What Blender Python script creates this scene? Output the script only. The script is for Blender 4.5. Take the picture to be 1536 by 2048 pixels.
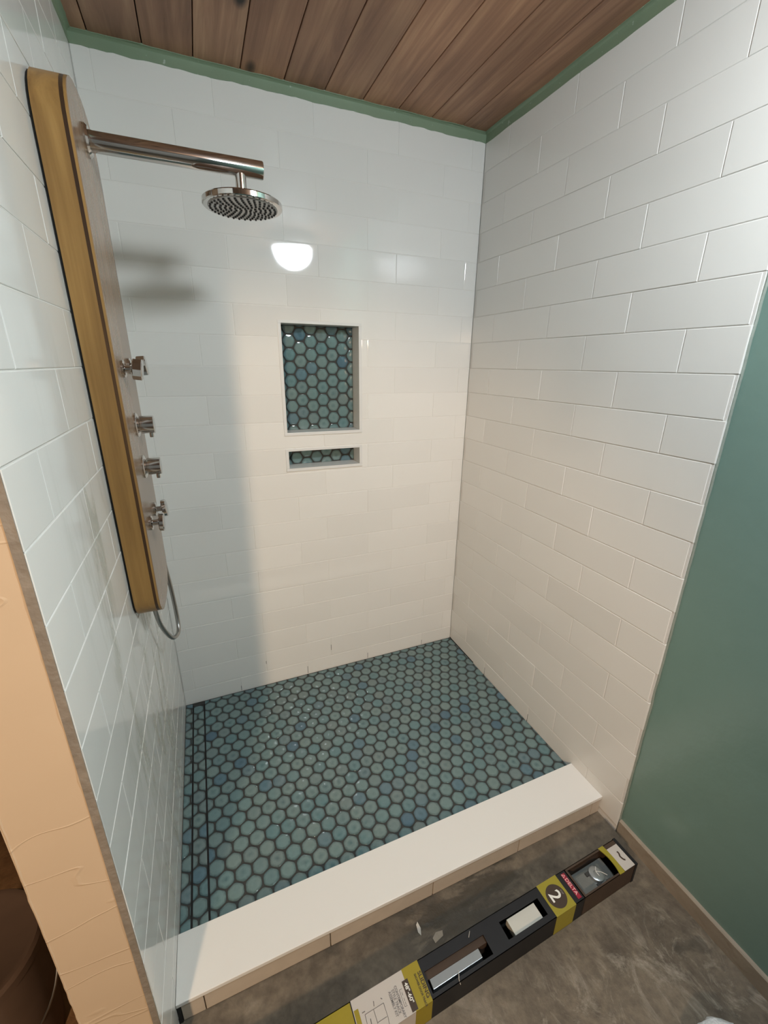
import bpy, bmesh, math, random
from mathutils import Vector, Matrix, noise
random.seed(7)
for o in list(bpy.data.objects): bpy.data.objects.remove(o)
SC = bpy.context.scene; COL = SC.collection
PI = math.pi
# ------------------------------------------------------------------ camera
cam = bpy.data.cameras.new('camera'); camo = bpy.data.objects.new('camera', cam); COL.objects.link(camo)
rx, ry, rz = -0.33379, -0.01211, -0.39860          # pitch, roll, yaw
R = Matrix.Rotation(rz, 3, 'Z') @ Matrix.Rotation(rx, 3, 'X') @ Matrix.Rotation(ry, 3, 'Y')
R = R @ Matrix(((1, 0, 0), (0, 0, -1), (0, 1, 0)))   # camera looks along its -Z
camo.matrix_world = Matrix.Translation((0.2150, -1.6919, 1.4179)) @ R.to_4x4()
cam.sensor_fit = 'VERTICAL'; cam.sensor_height = 36.0; cam.lens = 36.0 * 851.12 / 2048; cam.clip_start = 0.02
SC.camera = camo
# ------------------------------------------------------------------ world, exposure
w = bpy.data.worlds.new('world'); SC.world = w; w.use_nodes = True
w.node_tree.nodes['Background'].inputs[0].default_value = (0.8, 0.85, 0.9, 1)
w.node_tree.nodes['Background'].inputs[1].default_value = 0.0
SC.view_settings.view_transform = 'Standard'; SC.view_settings.look = 'None'
SC.view_settings.gamma = 1; SC.view_settings.use_curve_mapping = False
SC.view_settings.exposure = 0.0
LAMP = (0.92, -1.69, 2.13)          # ceiling bowl lamp
LAMP_E, LAMP_C = 124.0, (0.86, 0.95, 1.0)
WARM = (-0.625, -3.10, 1.70)         # shaded lamp on the room's left
WARM_W, WARM_C = 162.0, (1.0, 0.71, 0.47)
lt = bpy.data.lights.new('warm_lamp', 'SPOT'); lt.energy = WARM_W; lt.color = WARM_C; lt.shadow_soft_size = 0.07
lt.spot_size = math.radians(57); lt.spot_blend = 0.5      # hooded shade: nothing above its rim
lo = bpy.data.objects.new('warm_lamp', lt); lo.location = WARM; COL.objects.link(lo)
lo.rotation_euler = (Vector((0.33, -0.60, 0.40)) - Vector(WARM)).to_track_quat('-Z', 'Y').to_euler()

# ------------------------------------------------------------------ measures
U = 0.1024                          # wall tile course height
ZF = -13.7261                       # course index of the shower floor
L = 2.9985 * U                      # tile length with joint
W, H = 1.3300, 2.2200               # shower width, top of wall tile
ZC = 2.248                          # ceiling
ZO = -0.052                         # concrete floor outside
YL, YR = -1.100, -1.075             # fronts of the left and right tiled walls
CI, CO, CT = -0.868, -1.008, 0.026  # curb inner / outer edge, top
def zk(k): return (k - ZF) * U

# ------------------------------------------------------------------ material helpers
def mat(name):
    m = bpy.data.materials.new(name); m.use_nodes = True
    nt = m.node_tree; b = nt.nodes['Principled BSDF']
    return m, nt, b
def node(nt, t, **kw):
    n = nt.nodes.new(t)
    for k, v in kw.items():
        if k in n.inputs.keys() if hasattr(n.inputs, 'keys') else False: n.inputs[k].default_value = v
        else: setattr(n, k, v)
    return n
def lk(nt, a, b): nt.links.new(a, b)
def ramp(nt, fac, stops, interp='LINEAR'):
    r = nt.nodes.new('ShaderNodeValToRGB'); r.color_ramp.interpolation = interp
    e = r.color_ramp.elements
    while len(e) < len(stops): e.new(0.5)
    for i, (p, c) in enumerate(stops):
        e[i].position = p; e[i].color = c if len(c) == 4 else (*c, 1)
    lk(nt, fac, r.inputs[0]); return r.outputs[0]
def mixc(nt, fac, a, b, mode='MIX'):
    n = nt.nodes.new('ShaderNodeMix'); n.data_type = 'RGBA'; n.blend_type = mode
    for s, v in ((n.inputs[0], fac), (n.inputs[6], a), (n.inputs[7], b)):
        if isinstance(v, (int, float)): s.default_value = v
        elif isinstance(v, tuple): s.default_value = v if len(v) == 4 else (*v, 1)
        else: lk(nt, v, s)
    return n.outputs[2]
def math_(nt, op, a, b=None, c=None, clamp=False):
    n = nt.nodes.new('ShaderNodeMath'); n.operation = op; n.use_clamp = clamp
    for i, v in enumerate((a, b, c)):
        if v is None: continue
        if isinstance(v, (int, float)): n.inputs[i].default_value = v
        else: lk(nt, v, n.inputs[i])
    return n.outputs[0]
def noise_(nt, vec, scale, detail=3, rough=0.5, dist=0.0):
    n = nt.nodes.new('ShaderNodeTexNoise'); n.inputs['Scale'].default_value = scale
    n.inputs['Detail'].default_value = detail; n.inputs['Roughness'].default_value = rough
    n.inputs['Distortion'].default_value = dist
    if vec is not None: lk(nt, vec, n.inputs['Vector'])
    return n.outputs['Fac']
def bump(nt, b, h, strength=0.2, dist=0.01):
    n = nt.nodes.new('ShaderNodeBump'); n.inputs['Strength'].default_value = strength
    n.inputs['Distance'].default_value = dist; lk(nt, h, n.inputs['Height'])
    lk(nt, n.outputs[0], b.inputs['Normal']); return n
def wpos(nt): return nt.nodes.new('ShaderNodeNewGeometry').outputs['Position']
def mapped(nt, vec, scale=(1, 1, 1), loc=(0, 0, 0), rot=(0, 0, 0)):
    n = nt.nodes.new('ShaderNodeMapping'); lk(nt, vec, n.inputs[0])
    n.inputs[1].default_value = loc; n.inputs[2].default_value = rot; n.inputs[3].default_value = scale
    return n.outputs[0]
def sep(nt, v):
    n = nt.nodes.new('ShaderNodeSeparateXYZ'); lk(nt, v, n.inputs[0]); return n.outputs
def plain(name, col, rough=0.5, metal=0.0, spec=0.5, bs=None, bscale=60, bdist=0.001, vary=0.0):
    m, nt, b = mat(name)
    b.inputs['Base Color'].default_value = (*col, 1); b.inputs['Roughness'].default_value = rough
    b.inputs['Metallic'].default_value = metal; b.inputs['Specular IOR Level'].default_value = spec
    p = wpos(nt)
    if vary:
        f = noise_(nt, p, bscale * 0.4, 3)
        lk(nt, mixc(nt, f, tuple(c * (1 - vary) for c in col), tuple(min(1, c * (1 + vary)) for c in col)), b.inputs['Base Color'])
    if bs: bump(nt, b, noise_(nt, p, bscale, 3), bs, bdist)
    return m

def tile_white(name, rough, wav, dirt=False):
    m, nt, b = mat(name)
    p = wpos(nt)
    oi = nt.nodes.new('ShaderNodeObjectInfo').outputs['Random']
    c = mixc(nt, oi, (0.76, 0.75, 0.715), (0.80, 0.79, 0.755))
    r = rough
    if dirt:      # dried thinset haze, streaked downwards
        s = noise_(nt, mapped(nt, p, (1, 9, 1.6)), 2.6, 5, 0.6, 0.6)
        s2 = noise_(nt, mapped(nt, p, (1, 5, 0.9)), 1.6, 3, 0.5, 0.3)
        x, y, z = sep(nt, p)
        band = math_(nt, 'MULTIPLY', ramp(nt, math_(nt, 'ADD', y, 1.1), [(0.12, (0, 0, 0)), (0.34, (1, 1, 1)), (0.75, (1, 1, 1)), (0.95, (0, 0, 0))]),
                     ramp(nt, math_(nt, 'DIVIDE', z, 2.2), [(0.1, (1, 1, 1)), (0.52, (1, 1, 1)), (0.68, (0, 0, 0))]))
        f = math_(nt, 'MULTIPLY', math_(nt, 'MULTIPLY', ramp(nt, s, [(0.47, (0, 0, 0)), (0.60, (1, 1, 1))]), ramp(nt, s2, [(0.38, (0, 0, 0)), (0.52, (1, 1, 1))])), band)
        c = mixc(nt, math_(nt, 'MULTIPLY', f, 0.85), c, (0.43, 0.43, 0.37))
        lk(nt, math_(nt, 'MULTIPLY_ADD', f, 0.25, rough), b.inputs['Roughness'])
    else:
        b.inputs['Roughness'].default_value = r
    lk(nt, c, b.inputs['Base Color'])
    b.inputs['Specular IOR Level'].default_value = 0.5
    bump(nt, b, noise_(nt, p, 7.0, 1.0, 0.4), wav, 0.004)
    return m

M = {}
M['tile'] = tile_white('white_glazed_tile', 0.045, 0.16)
M['tile_left'] = tile_white('white_glazed_tile_hazed', 0.10, 0.30, dirt=True)
M['tile_right'] = tile_white('white_satin_tile', 0.18, 0.25)
M['tile_beige'] = plain('beige_curb_tile', (0.52, 0.45, 0.37), 0.45, bs=0.1, vary=0.12)  # curb front tiles, darker and browner than the wall tile
M['grout'] = plain('white_grout', (0.70, 0.685, 0.65), 0.75, bs=0.3, bscale=300)
M['gap'] = plain('dark_open_joint', (0.03, 0.028, 0.025), 0.9)
M['grout_back'] = plain('off_white_grout', (0.76, 0.745, 0.705), 0.6, bs=0.2, bscale=300)
M['mortar'] = plain('grey_brown_mortar_edge', (0.23, 0.20, 0.165), 0.8, bs=0.6, bscale=70, bdist=0.004, vary=0.35)
M['caulk'] = plain('grey_green_caulk', (0.27, 0.31, 0.27), 0.5, bs=0.4, bscale=90, bdist=0.003)
M['dark_grout'] = plain('charcoal_grout', (0.040, 0.040, 0.038), 0.75, bs=0.5, bscale=250, vary=0.2)
M['slab'] = plain('white_quartz', (0.78, 0.765, 0.73), 0.28, bs=0.03, bscale=30)
M['trim_white'] = plain('white_stone_edge', (0.72, 0.72, 0.70), 0.25)

def hex_mat():
    m, nt, b = mat('teal_crackle_glaze')
    at = nt.nodes.new('ShaderNodeAttribute'); at.attribute_name = 'rnd'
    oi = nt.nodes.new('ShaderNodeObjectInfo').outputs['Random']
    rnd = math_(nt, 'FRACT', math_(nt, 'ADD', at.outputs['Fac'], oi))
    rnd2 = math_(nt, 'FRACT', math_(nt, 'MULTIPLY', rnd, 17.31))
    uv = nt.nodes.new('ShaderNodeUVMap').outputs[0]
    ln = nt.nodes.new('ShaderNodeVectorMath'); ln.operation = 'LENGTH'; lk(nt, uv, ln.inputs[0])
    p = wpos(nt)
    n1 = noise_(nt, p, 75, 4, 0.6)
    rad = math_(nt, 'ADD', ln.outputs['Value'], math_(nt, 'MULTIPLY', math_(nt, 'SUBTRACT', n1, 0.5), 0.55))
    base = ramp(nt, rnd, [(0.0, (0.150, 0.245, 0.250)), (0.40, (0.178, 0.250, 0.242)), (0.66, (0.125, 0.225, 0.240)), (0.88, (0.172, 0.228, 0.224)), (0.96, (0.105, 0.190, 0.235)), (1.0, (0.080, 0.150, 0.205))])
    core = ramp(nt, rad, [(0.0, (1, 1, 1)), (0.45, (0, 0, 0))])
    c = mixc(nt, math_(nt, 'MULTIPLY', core, math_(nt, 'MULTIPLY', math_(nt, 'MULTIPLY', rnd2, rnd2), 0.6)), base, (0.045, 0.105, 0.125))
    rim = ramp(nt, rad, [(0.62, (0, 0, 0)), (1.0, (1, 1, 1))])
    c = mixc(nt, math_(nt, 'MULTIPLY', rim, 0.8), c, (0.035, 0.060, 0.063))
    c = mixc(nt, 0.35, c, mixc(nt, n1, (0.5, 0.5, 0.5), (1.0, 1.0, 1.0)), 'MULTIPLY')
    lk(nt, c, b.inputs['Base Color'])
    b.inputs['Roughness'].default_value = 0.08; b.inputs['Coat Weight'].default_value = 0.3; b.inputs['Coat Roughness'].default_value = 0.04
    bump(nt, b, noise_(nt, p, 30, 1.5), 0.35, 0.003)
    return m
M['hex'] = hex_mat()

def wood_mat(name, c0, c1, c2, axis='Y', rough=0.55, knots=True, per_obj=0.5, scale=1.0):
    m, nt, b = mat(name); p = wpos(nt)
    oi = nt.nodes.new('ShaderNodeObjectInfo').outputs['Random']
    cmb = nt.nodes.new('ShaderNodeCombineXYZ')
    for i in range(3): lk(nt, math_(nt, 'MULTIPLY', oi, 7.3 + 3 * i), cmb.inputs[i])
    va = nt.nodes.new('ShaderNodeVectorMath'); va.operation = 'ADD'; lk(nt, p, va.inputs[0]); lk(nt, cmb.outputs[0], va.inputs[1])
    sc = {'Y': (14, 0.9, 14), 'Z': (14, 14, 0.9)}[axis]
    g = noise_(nt, mapped(nt, va.outputs[0], tuple(s * scale for s in sc)), 1.6, 5, 0.62, 0.8)
    g2 = noise_(nt, mapped(nt, va.outputs[0], {'Y': (90, 2, 90), 'Z': (90, 90, 2)}[axis]), 1.0, 3)
    big = noise_(nt, va.outputs[0], 2.2, 2)
    c = ramp(nt, g, [(0.25, c0), (0.5, c1), (0.75, c2)])
    c = mixc(nt, 0.35, c, ramp(nt, g2, [(0.3, (0.55, 0.5, 0.45)), (0.7, (1, 1, 1))]), 'MULTIPLY')
    c = mixc(nt, 0.55, c, ramp(nt, big, [(0.35, (0.5, 0.47, 0.46)), (0.65, (1, 1, 1))]), 'MULTIPLY')
    if per_obj: c = mixc(nt, per_obj, c, ramp(nt, oi, [(0, (0.42, 0.40, 0.42)), (0.5, (0.85, 0.8, 0.78)), (1, (1.1, 0.95, 0.85))]), 'MULTIPLY')
    if knots:
        v = nt.nodes.new('ShaderNodeTexVoronoi'); v.inputs['Scale'].default_value = 2.3
        lk(nt, mapped(nt, va.outputs[0], (2.2, 1, 1)), v.inputs['Vector'])
        k = ramp(nt, v.outputs['Distance'], [(0.07, (1, 1, 1)), (0.12, (0, 0, 0))])
        c = mixc(nt, k, c, (0.02, 0.012, 0.008))
    lk(nt, c, b.inputs['Base Color']); b.inputs['Roughness'].default_value = rough
    bump(nt, b, g2, 0.15, 0.001)
    return m
M['plank'] = wood_mat('stained_pine_plank', (0.28, 0.145, 0.088), (0.50, 0.28, 0.17), (0.70, 0.44, 0.27))
M['bamboo'] = wood_mat('golden_bamboo', (0.24, 0.118, 0.034), (0.38, 0.205, 0.060), (0.50, 0.285, 0.090), 'Z', 0.34, knots=False, per_obj=0)
M['bamboo_dark'] = wood_mat('dark_bamboo_seam', (0.05, 0.02, 0.007), (0.08, 0.035, 0.012), (0.13, 0.06, 0.02), 'Z', 0.35, knots=False, per_obj=0)
M['bamboo_face_sheen'] = wood_mat('bamboo_face_sheen', (0.30, 0.19, 0.12), (0.37, 0.25, 0.165), (0.44, 0.31, 0.21), 'Z', 0.22, knots=False, per_obj=0)  # pinkish grey of the grazing reflection put into the face colour

def tan_plaster():
    m, nt, b = mat('tan_joint_compound'); p = wpos(nt)
    f = noise_(nt, p, 5, 4); f2 = noise_(nt, mapped(nt, p, (2, 2, 9)), 6, 3)
    lk(nt, mixc(nt, f, (0.55, 0.425, 0.295), (0.62, 0.485, 0.34)), b.inputs['Base Color'])
    b.inputs['Roughness'].default_value = 0.7
    # torn paper ridges
    wv = nt.nodes.new('ShaderNodeTexNoise'); wv.inputs['Scale'].default_value = 4.0; wv.inputs['Detail'].default_value = 2
    lk(nt, mapped(nt, p, (1.0, 1, 3.0), rot=(0, 0.35, 0)), wv.inputs['Vector'])
    ridge = ramp(nt, math_(nt, 'ABSOLUTE', math_(nt, 'SUBTRACT', wv.outputs['Fac'], 0.5)), [(0.0, (1, 1, 1)), (0.012, (0, 0, 0))])
    h = math_(nt, 'ADD', math_(nt, 'MULTIPLY', ridge, 0.5), math_(nt, 'MULTIPLY', f, 1.2))
    bump(nt, b, h, 0.35, 0.004)
    return m
M['tan'] = tan_plaster()

def green_mat(name, c0, c1, rough, specks=False):
    m, nt, b = mat(name); p = wpos(nt)
    f = noise_(nt, p, 3.0, 4, 0.6)
    c = mixc(nt, f, c0, c1)
    if specks:
        s = ramp(nt, noise_(nt, p, 55, 3, 0.6), [(0.66, (0, 0, 0)), (0.74, (1, 1, 1))])
        c = mixc(nt, math_(nt, 'MULTIPLY', s, 0.6), c, (0.6, 0.66, 0.6))
    lk(nt, c, b.inputs['Base Color']); b.inputs['Roughness'].default_value = rough
    bump(nt, b, noise_(nt, p, 25, 4), 0.25, 0.004)
    return m
M['green'] = green_mat('green_wall_paint', (0.165, 0.265, 0.230), (0.200, 0.310, 0.270), 0.22)
M['membrane'] = green_mat('green_membrane', (0.175, 0.245, 0.155), (0.26, 0.34, 0.235), 0.5, True)

def concrete():
    m, nt, b = mat('stained_concrete'); p = wpos(nt)
    x, y, z = sep(nt, p)
    a = noise_(nt, p, 5.5, 7, 0.62, 0.6); f = noise_(nt, p, 40, 4, 0.6); g = noise_(nt, mapped(nt, p, loc=(3, 1, 0)), 2.6, 5, 0.6, 0.8)
    c = ramp(nt, a, [(0.30, (0.060, 0.048, 0.035)), (0.45, (0.125, 0.100, 0.073)), (0.60, (0.185, 0.150, 0.110)), (0.76, (0.27, 0.23, 0.18))])
    c = mixc(nt, 0.5, c, ramp(nt, f, [(0.35, (0.5, 0.5, 0.48)), (0.65, (1.15, 1.15, 1.12))]), 'MULTIPLY')
    wht = math_(nt, 'MULTIPLY', ramp(nt, noise_(nt, mapped(nt, p, (1.6, 1, 1), rot=(0, 0, 0.6)), 9, 8, 0.78, 0.9), [(0.50, (0, 0, 0)), (0.66, (1, 1, 1))]),
                ramp(nt, math_(nt, 'SUBTRACT', math_(nt, 'MULTIPLY', y, -1), 1.0), [(0.20, (0, 0, 0)), (0.32, (1, 1, 1))]))
    c = mixc(nt, math_(nt, 'MULTIPLY', wht, 0.75), c, (0.36, 0.32, 0.26))
    dk = ramp(nt, noise_(nt, mapped(nt, p, loc=(5, 2, 0)), 9, 4, 0.55, 0.4), [(0.62, (0, 0, 0)), (0.68, (1, 1, 1))])
    c = mixc(nt, math_(nt, 'MULTIPLY', dk, 0.5), c, (0.045, 0.040, 0.030))
    # wet patch in front of the curb
    mx = ramp(nt, x, [(0.52, (0, 0, 0)), (0.60, (1, 1, 1)), (0.93, (1, 1, 1)), (1.0, (0, 0, 0))])
    my = ramp(nt, math_(nt, 'MULTIPLY', y, -1), [(1.0, (1, 1, 1)), (1.0, (1, 1, 1))])
    wn = noise_(nt, mapped(nt, p, (1, 3.2, 1)), 6, 5, 0.6, 0.5)
    mx2 = math_(nt, 'MULTIPLY', mx, ramp(nt, math_(nt, 'ADD', y, 1.2), [(0.04, (0, 0, 0)), (0.07, (1, 1, 1))]))
    wet = math_(nt, 'MULTIPLY', mx2, ramp(nt, wn, [(0.44, (0, 0, 0)), (0.50, (1, 1, 1))]))
    c = mixc(nt, math_(nt, 'MULTIPLY', wet, 0.8), c, (0.050, 0.042, 0.030))
    # browner, redder ground behind the partition
    lf = ramp(nt, math_(nt, 'MULTIPLY', x, -1), [(0.10, (0, 0, 0)), (0.14, (1, 1, 1))])
    c = mixc(nt, lf, c, ramp(nt, g, [(0.35, (0.06, 0.022, 0.010)), (0.5, (0.17, 0.085, 0.035)), (0.66, (0.34, 0.20, 0.10))]))
    lk(nt, c, b.inputs['Base Color'])
    lk(nt, math_(nt, 'SUBTRACT', 0.72, math_(nt, 'MULTIPLY', wet, 0.3)), b.inputs['Roughness'])
    bump(nt, b, math_(nt, 'ADD', math_(nt, 'MULTIPLY', a, 1.5), f), 0.5, 0.006)
    return m
M['concrete'] = concrete()
M['baseboard'] = plain('beige_plastered_base', (0.31, 0.26, 0.20), 0.65, bs=0.5, bscale=30, bdist=0.006, vary=0.2)
M['drywall'] = plain('pale_drywall', (0.62, 0.60, 0.57), 0.8, bs=0.1)  # even pale tone of the room's front wall
M['dark_wall'] = plain('dark_brown_wall', (0.05, 0.035, 0.025), 0.8)
M['chrome'] = plain('chrome', (0.62, 0.60, 0.58), 0.09, metal=1.0)
M['steel'] = plain('brushed_hose_steel', (0.36, 0.36, 0.35), 0.3, metal=1.0)
M['nozzle_face'] = plain('grey_nozzle_plate', (0.40, 0.40, 0.40), 0.3, metal=0.4)
M['rubber'] = plain('dark_rubber', (0.035, 0.035, 0.035), 0.5)
M['black'] = plain('matte_black', (0.006, 0.006, 0.006), 0.7)
M['black_card'] = plain('black_printed_card', (0.006, 0.006, 0.008), 0.5, bs=0.15, bscale=40, bdist=0.002)
M['yellow'] = plain('yellow_print', (0.30, 0.255, 0.022), 0.45, vary=0.08)
M['yellow_old'] = plain('mustard_print', (0.30, 0.235, 0.012), 0.5, vary=0.08)
M['white_card'] = plain('white_card', (0.52, 0.48, 0.44), 0.5)
M['inner_card'] = plain('pale_inner_card', (0.55, 0.55, 0.50), 0.6)
M['brown_card'] = plain('brown_card', (0.055, 0.033, 0.02), 0.7, vary=0.3)
M['grey_film'] = plain('grey_film', (0.15, 0.158, 0.15), 0.22, bs=0.5, bscale=60, bdist=0.004, vary=0.3)
M['alu'] = plain('anodised_track', (0.42, 0.45, 0.47), 0.35, metal=0.8, bs=0.2, bscale=90)
M['red'] = plain('crimson_label', (0.28, 0.012, 0.035), 0.4)
M['pink_ink'] = plain('pale_pink_ink', (0.80, 0.42, 0.42), 0.5)
M['ink'] = plain('dark_brown_ink', (0.05, 0.03, 0.02), 0.5)
M['grey_ink'] = plain('grey_ink', (0.22, 0.20, 0.19), 0.5)
M['white_ink'] = plain('white_ink', (0.80, 0.79, 0.74), 0.5)
M['pail'] = plain('dusty_brown_pail', (0.12, 0.078, 0.056), 0.7, vary=0.15)
M['cloth'] = plain('white_terry_cloth', (0.72, 0.73, 0.74), 0.9, bs=0.8, bscale=120, bdist=0.004)
M['scrap'] = plain('clear_scrap', (0.55, 0.52, 0.47), 0.2)
gm, gnt, gb = mat('clear_plastic'); gb.inputs['Transmission Weight'].default_value = 1.0; gb.inputs['Roughness'].default_value = 0.05; gb.inputs['IOR'].default_value = 1.3
gb.inputs['Base Color'].default_value = (0.9, 0.92, 0.9, 1); M['clear'] = gm
em, ent, eb = mat('lit_bowl_glass'); eb.inputs['Base Color'].default_value = (0.9, 0.9, 0.9, 1)
eb.inputs['Emission Color'].default_value = (*LAMP_C, 1); eb.inputs['Emission Strength'].default_value = LAMP_E; M['bowl'] = em

# ------------------------------------------------------------------ mesh helpers
def link(o, parent=None):
    COL.objects.link(o)
    if parent is not None: o.parent = parent
    return o
def mkobj(name, bm, m, parent=None, smooth=False, kind=None):
    bm.normal_update()
    for e in bm.edges:
        if len(e.link_faces) == 2 and e.calc_face_angle(0) > 0.6: e.smooth = False
    me = bpy.data.meshes.new(name); bm.to_mesh(me); bm.free()
    for k in (m if isinstance(m, (list, tuple)) else [m]): me.materials.append(k)
    if smooth:
        for p in me.polygons: p.use_smooth = True
    o = bpy.data.objects.new(name, me); link(o, parent)
    if kind: o['kind'] = kind
    return o
def tag(o, label, cat, group=None):
    o['label'] = label; o['category'] = cat
    if group: o['group'] = group
    return o
def thing(name, label, cat, loc=(0, 0, 0), rot=(0, 0, 0), group=None):
    o = bpy.data.objects.new(name, None); o.empty_display_size = 0.05; o.location = loc; o.rotation_euler = rot
    COL.objects.link(o); return tag(o, label, cat, group)
def box(bm, x0, x1, y0, y1, z0, z1, bev=0.0, mi=0):
    vs = [bm.verts.new((x, y, z)) for z in (z0, z1) for y in (y0, y1) for x in (x0, x1)]
    q = [(0, 2, 3, 1), (4, 5, 7, 6), (0, 1, 5, 4), (2, 6, 7, 3), (0, 4, 6, 2), (1, 3, 7, 5)]
    fs = [bm.faces.new([vs[i] for i in f]) for f in q]
    for f in fs: f.material_index = mi
    if bev:
        es = list({e for f in fs for e in f.edges})
        bmesh.ops.bevel(bm, geom=es, offset=bev, segments=2, profile=0.6, affect='EDGES')
    return fs
def boxobj(name, x0, x1, y0, y1, z0, z1, m, parent=None, bev=0.0, kind=None):
    bm = bmesh.new(); box(bm, x0, x1, y0, y1, z0, z1, bev); return mkobj(name, bm, m, parent, kind=kind)
def frame_for(d):
    d = Vector(d).normalized(); a = Vector((0, 0, 1)) if abs(d.z) < 0.9 else Vector((0, 1, 0))
    s = d.cross(a).normalized(); return s, s.cross(d).normalized()
def lathe(bm, origin, axis, prof, seg=32, caps=True):
    """prof: list of (distance along the axis, radius)"""
    d = Vector(axis).normalized(); s, t = frame_for(d); o = Vector(origin); rings = []
    for (h, r) in prof:
        rings.append([bm.verts.new(o + d * h + (s * math.cos(a) + t * math.sin(a)) * r) for a in [2 * PI * i / seg for i in range(seg)]])
    for A, B in zip(rings, rings[1:]):
        for i in range(seg):
            j = (i + 1) % seg; f = bm.faces.new((A[i], A[j], B[j], B[i])); f.smooth = True
    if caps:
        bm.faces.new(list(reversed(rings[0]))); bm.faces.new(rings[-1])
def tube(bm, pts, r, seg=12):
    pts = [Vector(p) for p in pts]; rings = []; prev = None
    for i, p in enumerate(pts):
        d = (pts[min(i + 1, len(pts) - 1)] - pts[max(i - 1, 0)]).normalized()
        if prev is None: s, t = frame_for(d)
        else:
            s = (prev - d * prev.dot(d)).normalized(); t = s.cross(d)
        prev = s
        rings.append([bm.verts.new(p + (s * math.cos(a) + t * math.sin(a)) * r) for a in [2 * PI * k / seg for k in range(seg)]])
    for A, B in zip(rings, rings[1:]):
        for i in range(seg):
            j = (i + 1) % seg; f = bm.faces.new((A[i], A[j], B[j], B[i])); f.smooth = True
    bm.faces.new(list(reversed(rings[0]))); bm.faces.new(rings[-1])
def fixn(bm): bmesh.ops.recalc_face_normals(bm, faces=bm.faces[:])

# ------------------------------------------------------------------ wall tiles
GJ = 0.0010      # half joint
def tile_mesh_poly(pts, th, bev=0.0013):
    """pts: outline in (a, z), extruded towards +d; returns a bmesh with coordinates (a, d, z)"""
    bm = bmesh.new()
    bk = [bm.verts.new((a, 0, z)) for a, z in pts]; fr = [bm.verts.new((a, th, z)) for a, z in pts]
    n = len(pts)
    ff = bm.faces.new(fr); bm.faces.new(list(reversed(bk)))
    for i in range(n):
        j = (i + 1) % n; bm.faces.new((bk[i], bk[j], fr[j], fr[i]))
    bmesh.ops.bevel(bm, geom=list(ff.edges), offset=bev, segments=2, profile=0.5, affect='EDGES')
    fixn(bm); return bm
def notch(a0, a1, z0, z1, N):
    """the tile rectangle minus the opening N; list of outlines"""
    n0, n1, m0, m1 = N
    if a1 <= n0 or a0 >= n1 or z1 <= m0 or z0 >= m1: return [[(a0, z0), (a1, z0), (a1, z1), (a0, z1)]]
    if m0 <= z0 and m1 >= z1:
        out = []
        if a0 < n0 - 0.004: out.append([(a0, z0), (n0, z0), (n0, z1), (a0, z1)])
        if a1 > n1 + 0.004: out.append([(n1, z0), (a1, z0), (a1, z1), (n1, z1)])
        return out
    e0, e1 = max(a0, n0), min(a1, n1)
    if m0 > z0 and m1 >= z1:      # opening bites the top edge
        p = [(a0, z0), (a1, z0)]
        p += [(a1, z1), (e1, z1), (e1, m0)] if e1 < a1 - 0.004 else [(a1, m0)]
        p += [(e0, m0), (e0, z1), (a0, z1)] if e0 > a0 + 0.004 else [(a0, m0)]
        return [p]
    if m1 < z1:                   # opening bites the bottom edge
        p = [(a0, z1)]
        p += [(a0, z0), (e0, z0), (e0, m1)] if e0 > a0 + 0.004 else [(a0, m1)]
        p += [(e1, m1), (e1, z0), (a1, z0)] if e1 < a1 - 0.004 else [(a1, m1)]
        p += [(a1, z1)]
        return [p]
    return []
NICHE = (0.501, 0.823, 1.148, 1.566)      # outer edges of the big niche
SHELF = (0.501, 0.823, 1.005, 1.096)
full = {}
def lay_tiles(parent, amin, amax, off, pat, to_world, m, key, zmin=0.004, zmax=H, holes=(), th=0.009):
    """off[0] for even courses, off[1] for odd; to_world(a, d, z) -> world"""
    T = Matrix([[*(to_world(1, 0, 0) - to_world(0, 0, 0))], [*(to_world(0, 1, 0) - to_world(0, 0, 0))], [*(to_world(0, 0, 1) - to_world(0, 0, 0))]]).transposed()
    O = to_world(0, 0, 0)
    for k in range(-14, 8):
        z0, z1 = max(zmin, zk(k) + GJ), min(zmax, zk(k + 1) - GJ)
        if z1 - z0 < 0.01: continue
        o = off[k % 2]; i0 = math.floor((amin - o) / L) - 1
        for i in range(i0, i0 + 12):
            a0, a1 = o + i * L + GJ, o + (i + 1) * L - GJ
            a0, a1 = max(a0, amin), min(a1, amax)
            if a1 - a0 < 0.012: continue
            polys = [[(a0, z0), (a1, z0), (a1, z1), (a0, z1)]]
            rect = True
            for Nn in holes:
                new = []
                for p in polys:
                    if len(p) == 4:
                        xs = [q[0] for q in p]; zs = [q[1] for q in p]
                        r = notch(min(xs), max(xs), min(zs), max(zs), Nn)
                        new += r
                    else: new.append(p)
                polys = new
            for p in polys:
                xs = [q[0] for q in p]; zs = [q[1] for q in p]
                ca, cz = (min(xs) + max(xs)) / 2, (min(zs) + max(zs)) / 2
                dims = (round(max(xs) - min(xs), 4), round(max(zs) - min(zs), 4), len(p), key)
                if len(p) == 4 and dims in full: me = full[dims]
                else:
                    bm = tile_mesh_poly([(a - ca, z - cz) for a, z in p], th)
                    for v in bm.verts: v.co = T @ v.co
                    bmesh.ops.recalc_face_normals(bm, faces=bm.faces[:])
                    me = bpy.data.meshes.new('wall_tile'); bm.to_mesh(me); bm.free(); me.materials.append(m)
                    if len(p) == 4: full[dims] = me
                ob = bpy.data.objects.new('tile', me)
                jit = random.uniform(-0.0003, 0.0003)
                ob.location = T @ Vector((ca, jit, cz)) + O
                d3 = T @ Vector((0, 1, 0))
                ax = T @ Vector((1, 0, 0))
                ob.rotation_euler = tuple(random.uniform(-0.0012, 0.0012) * (1 - abs(c)) for c in d3)
                link(ob, parent)
TH = 0.009
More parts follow.
